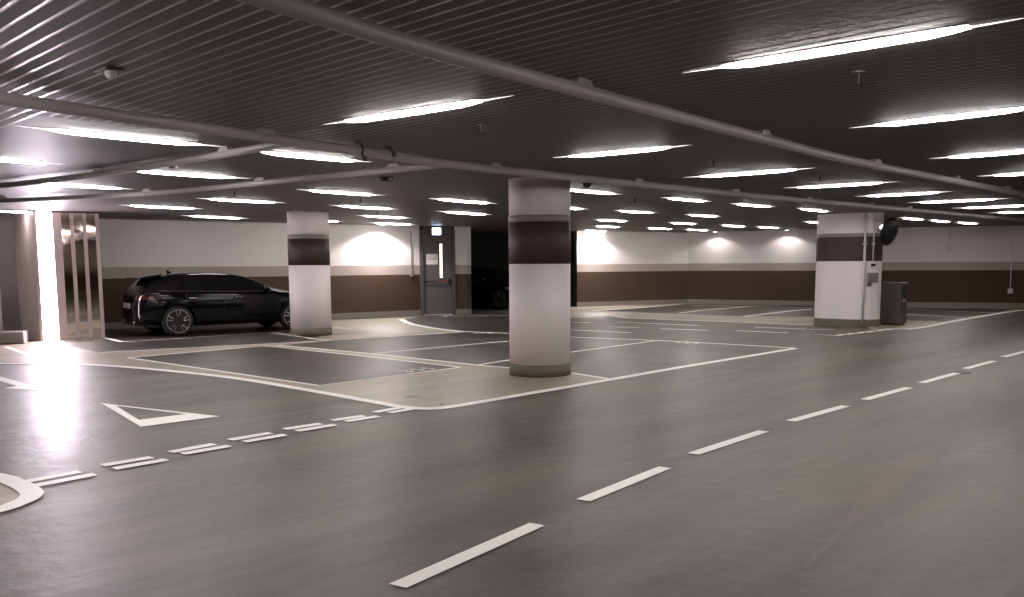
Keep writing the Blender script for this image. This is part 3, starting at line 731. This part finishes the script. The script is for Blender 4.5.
    boxobj('rear_diffuser', (-.785, -.6, -.5, .5, .24, .32), MT['blackpl'], root, .01)
    for s in (-1, 1):
        b_ = bmesh.new(); tube(b_, [(-.80, s*.42, .29), (-.6, s*.42, .29)], .035, 14); obj('exhaust_pipe', b_, MT['chrome'], root, True)
    boxobj('front_grille', (3.44, 3.475, -.42, .42, .36, .56), MT['blackpl'], root, .01)
    tb.free()
    # wheels
    def wheel(x, s):
        b_ = bmesh.new(); lathe(b_, [(.235, -.10), (.29, -.105), (.318, -.08), (.325, -.05), (.325, .05), (.318, .08), (.29, .105), (.235, .10)], 40, 'y')
        t = obj('wheel', b_, MT['rubber'], root, True); t.location = (x, s*.79, .325)
        b_ = bmesh.new()
        lathe(b_, [(.20, s*.02), (.238, s*.105), (.25, s*.108), (.25, s*.095), (.236, s*.03)], 40, 'y')
        for f in [f for f in b_.faces if len(f.verts) > 4]: b_.faces.remove(f)
        lathe(b_, [(.05, s*.05), (.05, s*.085), (.03, s*.095)], 20, 'y')
        for k in range(5):
            for dlt in (-.16, .16):
                a = 2*math.pi*k/5+.3; a1 = a+dlt*.5; a2 = a+dlt*1.25
                p0 = Vector((.04*math.cos(a1), s*.075, .04*math.sin(a1))); p1 = Vector((.238*math.cos(a2), s*.095, .238*math.sin(a2)))
                tube(b_, [p0, p0.lerp(p1, .5)+Vector((0, s*.01, 0)), p1], .013, 6)
        obj('wheel_rim', b_, MT['rim'], t, True)
        b_ = bmesh.new(); lathe(b_, [(.234, -s*.02), (.234, s*.015)], 32, 'y'); obj('brake_disc', b_, MT['black'], t)
    for x in (0, 2.6):
        for s in (-1, 1): wheel(x, s)
    # underbody blocks light
    boxobj('underbody', (-.55, 3.2, -.62, .62, .20, .34), MT['black'], root)
    return root
car = build_car('glossy black hatchback parked behind the round column, its tail beside the mirrored pier')
ca = math.radians(37)
rw = at(178, 336.3)
car.location = (rw.x-math.sin(ca)*.79, rw.y+math.cos(ca)*.79, 0.004); car.rotation_euler = (0, 0, ca)
car2 = copy_tree(car); car2['label'] = 'dark car standing nose out in the unlit recess behind the nearest round column'
ha = math.atan2(-.67, .74); car2.rotation_euler = (0, 0, ha)
nose = Vector((.45, 28.75)); hd = Vector((math.cos(ha), math.sin(ha))); p = nose-hd*3.46; car2.location = (p.x+.35, p.y+.4, .004)
for o in (car, car2): o['group'] = 'parked black cars'
# ------------------------------------------------------------------ waste bin
b = at(893, 325.5); bn = thing('waste_bin', 'dark grey metal waste bin with a side slot, standing beside the wide column', 'waste bin', (b.x+.12, b.y+.3, 0), math.radians(-42))
bm = bmesh.new(); box(bm, -.24, .24, -.24, .24, .03, .98, bev=.03); obj('bin_body', bm, MT['bin'], bn)
boxobj('bin_foot', (-.2, .2, -.2, .2, 0, .035), MT['black'], bn)
boxobj('bin_lid', (-.25, .25, -.25, .25, .955, 1.01), MT['bin'], bn, .015)
boxobj('bin_slot', (.236, .246, -.10, .12, .66, .90), MT['black'], bn, .003)
o = boxobj('bin_label', (.238, .244, -.10, .12, .56, .60), MT['boxpale'], bn); o['label'] = 'pale sticker under the slot'
# ------------------------------------------------------------------ traffic mirror
mc = dirat(888.5, 231.6, 19.6)
mr = thing('traffic_mirror', 'round black-backed convex traffic mirror fixed high on the wide column', 'traffic mirror', mc)
bm = bmesh.new(); prof = [(.315, 0), (.32, .012), (.315, .03), (.26, .05), (.12, .065), (.03, .07)]
lathe(bm, prof, 40, 'x'); sh = obj('mirror_back', bm, MT['black'], mr, True)
bm = bmesh.new(); lathe(bm, [(.305, -.001), (.25, -.03), (.14, -.05), (.02, -.056)], 40, 'x'); gl = obj('mirror_face', bm, MT['chrome'], mr, True)
for o in (sh, gl): o.rotation_euler = (0, math.radians(14), math.radians(-55))
bm = bmesh.new(); tube(bm, [(0, 0, 0), (-.04, .10, .02), (-.10, .32, .03)], .018, 8); obj('mirror_arm', bm, MT['boxgrey'], mr, True)
lp = dirat(882, 227, 19.6)
o = thing('indicator_lamp', 'tiny bright white lamp beside the round traffic mirror', 'lamp', lp)
bm = bmesh.new(); bmesh.ops.create_uvsphere(bm, u_segments=12, v_segments=8, radius=.045); obj('lamp_bulb', bm, emis('bulb', (1, .97, .95), 6), o, True)
bm = bmesh.new(); tube(bm, [(0, 0, .03), (-.02, .02, .13), (-.1, .1, .13)], .012, 8); obj('lamp_arm', bm, MT['boxgrey'], o)
# ------------------------------------------------------------------ conduits, boxes on the wide column (placed on its curved face)
import mathutils
def col_hit(px, py):
    """ray of the survey photo against the stadium footprint"""
    X, Y, Z = ray(px, py); bestp = None
    a = wc.rotation_euler[2]; R2 = Matrix.Rotation(a, 2)
    P = [R2@p+ctr for p in stadium(.62, rr_, 24)]
    dr2 = Vector((X, Y)); bt = 1e9
    for i in range(len(P)):
        p, q = P[i], P[(i+1) % len(P)]; e_ = q-p; det = dr2.x*(-e_.y)+e_.x*dr2.y
        if abs(det) < 1e-9: continue
        t = (p.x*(-e_.y)+e_.x*p.y)/det; s = (dr2.x*p.y-dr2.y*p.x)/det
        if 0 <= s <= 1 and 0 < t < bt: bt = t; n = Vector((e_.y, -e_.x)).normalized(); bestp = (Vector((X*t, Y*t, EYE+Z*t)), n if n.dot(dr2) < 0 else -n)
    return bestp
def col_thing(name, px, py, label, cat):
    h, n = col_hit(px, py); return thing(name, label, cat, (h.x+n.x*.0, h.y+n.y*.0, 0), math.atan2(n.y, n.x)+math.pi/2), h.z
def conduit_on_col(px, y0, y1, label, r=.028):
    t, z0_ = col_thing('conduit', px, (y0+y1)/2, label, 'conduit')
    h, n = col_hit(px, (y0+y1)/2); k = (h.xy).length/F
    za, zb = EYE+(263-y0)*h.y/F, EYE+(263-y1)*h.y/F
    bm = bmesh.new(); tube(bm, [(0, -r-.006, max(.03, zb)), (0, -r-.006, min(CEIL-.002, za))], r, 12); obj('pipe', bm, MT['pipewhite'], t, True)
    bm = bmesh.new()
    for zz in (.8, 1.9):
        if zb < zz < za: box(bm, -r-.02, r+.02, -r*2-.014, .004, zz, zz+.03)
    if bm.verts: obj('pipe_clip', bm, MT['boxpale'], t)
    else: bm.free()
conduit_on_col(864, 212, 325, 'full-height pale conduit pipe running down the wide column')
conduit_on_col(873.3, 214, 262, 'short pale conduit running down to the small switch on the wide column', .016)
t, z = col_thing('alarm_switch', 873, 265, 'tiny dark switch under the short conduit on the wide column', 'switch')
boxobj('switch_body', (-.05, .05, -.03, .004, z-.03, z+.03), MT['black'], t, .004)
t, z = col_thing('fuse_box', 872.2, 277, 'grey metal box on the wide column above the waste bin', 'box')
boxobj('box_body', (-.12, .13, -.05, .02, z-.11, z+.10), MT['boxgrey'], t, .006); boxobj('box_cover', (-.10, .11, -.058, -.049, z-.09, z+.08), MT['boxgrey'], t)
t, z = col_thing('socket_box', 869, 284.2, 'small grey socket below the grey box on the wide column', 'box')
boxobj('socket_body', (-.05, .05, -.045, .004, z-.05, z+.04), MT['boxgrey'], t, .004); boxobj('socket_cover', (-.035, .035, -.05, -.044, z-.035, z+.025), MT['bin'], t)
# wall boxes
def wall_box(p0, p1, px, ybox, ytop, label, name, sz=.07, m='boxpale'):
    p0, p1 = Vector(p0), Vector(p1); X, Y, Z = ray(px, ybox); k = X/Y; dd = p1-p0
    t_ = (k*p0.y-p0.x)/(dd.x-k*dd.y); hit = p0+dd*t_; z = EYE+Z/Y*hit.y; X2, Y2, Z2 = ray(px, ytop); zt = min(CEIL-.002, EYE+Z2/Y2*hit.y)
    t = thing(name, label, 'switch box', (hit.x, hit.y, 0), math.atan2(dd.y, dd.x))
    boxobj('box_body', (-sz, sz, -.07, .002, z-sz*1.1, z+sz*1.1), MT[m], t, .008)
    bm = bmesh.new(); tube(bm, [(0, -.02, z+sz), (0, -.02, zt)], .014, 8); obj('conduit_pipe', bm, MT['boxpale' if m == 'boxpale' else 'boxgrey'], t)
wall_box((-4.95, 24.1), WB, 411.3, 274.5, 231, 'dark switch box at the foot of a wall conduit beside the exit door', 'wall_switch', .05, 'boxgrey')
wall_box((13.2, 28.95), (16.4, 27.75), 949, 248.5, 226, 'pale round-cornered box high on the right wall under a short conduit', 'wall_socket', .07)
wall_box((13.2, 28.95), (16.4, 27.75), 1010, 291, 243, 'pale switch box low on the brown stripe of the right wall', 'wall_switch', .07)
# ------------------------------------------------------------------ small ceiling fittings
def sprinkler(px, py, label):
    p = at(px, py, CEIL-.04); t = thing('sprinkler_head', label, 'sprinkler', (p.x, p.y, CEIL), 0, 'ceiling sprinklers')
    bm = bmesh.new(); lathe(bm, [(.04, -.005), (.04, .006)], 16); obj('rosette', bm, MT['boxgrey'], t)
    bm = bmesh.new(); tube(bm, [(0, 0, -.045), (0, 0, .004)], .012, 8); tube(bm, [(0, 0, -.07), (0, 0, -.045)], .007, 8); obj('stem', bm, MT['black'], t)
    bm = bmesh.new(); lathe(bm, [(.032, -.075), (.034, -.07), (.01, -.065)], 12); obj('deflector', bm, MT['black'], t)
for x, y, lb in ((859, 79, 'dark sprinkler below the largest ceiling light'), (482, 130, 'dark sprinkler between the bright ceiling light and the crossing pipe'), (713, 164, 'dark sprinkler near the light that follows the round column'),
                 (820, 179, 'dark sprinkler by the light before the wide column'), (635, 200.5, 'dark sprinkler just past the crossing pipe beside the round column'), (586, 213.3, 'dark sprinkler beside the edge of the nearest round column'),
                 (675, 220, 'dark sprinkler in front of the far wall corner'), (360.5, 200.5, 'dark sprinkler over the nose of the car, nearer of two'), (378, 213.5, 'dark sprinkler over the nose of the car, farther of two'),
                 (234.5, 194, 'dark sprinkler past the second branch pipe, above the car roof'), (171.5, 164.5, 'dark sprinkler between the two branch pipes')):
    sprinkler(x, y, lb)
p = at(109, 70, CEIL); t = thing('ceiling_spotlight', 'small open recessed fitting with a dark hole in the slatted ceiling', 'ceiling fitting', (p.x, p.y, CEIL), T-math.pi/2)
boxobj('fitting_plate', (-.085, .075, -.05, .05, -.008, 0), MT['boxgrey'], t, .002); boxobj('fitting_hole', (-.01, .10, -.045, .045, -.011, -.006), MT['black'], t)
bm = bmesh.new(); lathe(bm, [(.02, -.05), (.032, -.03), (.032, -.009)], 16, 'z', (.02, 0, 0)); obj('fitting_lamp', bm, MT['boxpale'], t)
p = at(386, 179, CEIL-.02); t = thing('smoke_detector', 'small ceiling detector with two pale dots above the door area', 'detector', (p.x, p.y, CEIL), 0)
bm = bmesh.new(); lathe(bm, [(.05, -.05), (.09, -.04), (.10, -.0)], 24); obj('detector_base', bm, MT['black'], t, True)
bm = bmesh.new()
for s in (-1, 1): box(bm, s*.065-.02, s*.065+.02, -.10, -.06, -.04, -.015)
obj('detector_lens', bm, MT['boxpale'], t)
p = at(587, 184, CEIL-.07); t = thing('security_camera', 'small security camera under the ceiling beside the nearest round column', 'camera', (p.x, p.y, CEIL), 0)
boxobj('camera_mount', (-.12, .12, -.05, .05, -.02, 0), MT['boxgrey'], t, .004)
bm = bmesh.new(); lathe(bm, [(.01, -.13), (.05, -.10), (.065, -.05), (.065, -.02)], 20); obj('camera_dome', bm, MT['black'], t, True)
bm = bmesh.new(); lathe(bm, [(.068, -.06), (.085, -.035), (.085, -.02)], 20); obj('camera_ring', bm, MT['boxpale'], t, True)
p = at(478, 227.7, CEIL-.01) if False else at(463, 227.4, CEIL-.01); t = thing('ceiling_detector', 'dark flat detector on the ceiling just beyond the exit sign', 'detector', (p.x, p.y, CEIL), 0)
bm = bmesh.new(); lathe(bm, [(.08, -.05), (.13, -.035), (.14, 0)], 24); obj('detector_body', bm, MT['black'], t, True)
for pts, lb in (([(357, 141), (361, 144), (363, 150), (362, 154), (365, 158)], 'longer loose dark cable hanging by the crossing pipe'), ([(388, 147), (391, 149.5), (394, 153.5)], 'shorter loose dark cable hanging by the crossing pipe')):
    q = at(*pts[0], CEIL); dep = q.y; P = [dirat(x, y, dep-.002*i) for i, (x, y) in enumerate(pts)]
    P[0].z = CEIL; t = thing('loose_cable', lb, 'cable', P[0]); c = catmull([v-P[0] for v in P], 4)
    bm = bmesh.new(); tube(bm, c, .011, 8); obj('cable', bm, MT['black'], t, True)
    boxobj('cable_clip', (-.03, .03, -.03, .03, -.02, .012), MT['black'], t)
    bm = bmesh.new(); box(bm, c[-1].x-.02, c[-1].x+.02, -.02+c[-1].y, .02+c[-1].y, c[-1].z-.03, c[-1].z+.01, bev=.004); obj('cable_plug', bm, MT['black'], t)
# floor bits
p = at(961, 372.6); bm = bmesh.new(); lathe(bm, [(.13, .001), (.13, .005), (.12, .007)], 28); o = obj('floor_drain', bm, MT['iron']); o.location = (p.x, p.y, 0)
tag(o, 'small round dark floor drain beside the lane dashes', 'drain')
p = at(441.8, 404.6); bm = bmesh.new(); lathe(bm, [(.016, 0), (.018, .006), (.014, .02)], 14); o = obj('bottle_cap', bm, MT['pipewhite']); o.location = (p.x, p.y, .003)
tag(o, 'tiny white cap lying on the beige walkway before the round column', 'bottle cap')
# ------------------------------------------------------------------ world and view
w = bpy.data.worlds.new('world'); sc.world = w; w.use_nodes = True
w.node_tree.nodes['Background'].inputs[0].default_value = (.02, .02, .02, 1); w.node_tree.nodes['Background'].inputs[1].default_value = 0.1
sc.view_settings.view_transform = 'Standard'; sc.view_settings.look = 'None'; sc.view_settings.gamma = 1; sc.view_settings.use_curve_mapping = False
sc.view_settings.exposure = 0.68
cy = sc.cycles; cy.use_denoising = True; cy.max_bounces = 8; cy.diffuse_bounces = 5; cy.glossy_bounces = 5; cy.sample_clamp_indirect = 8; cy.use_light_tree = True
cy.caustics_reflective = True; cy.blur_glossy = .5
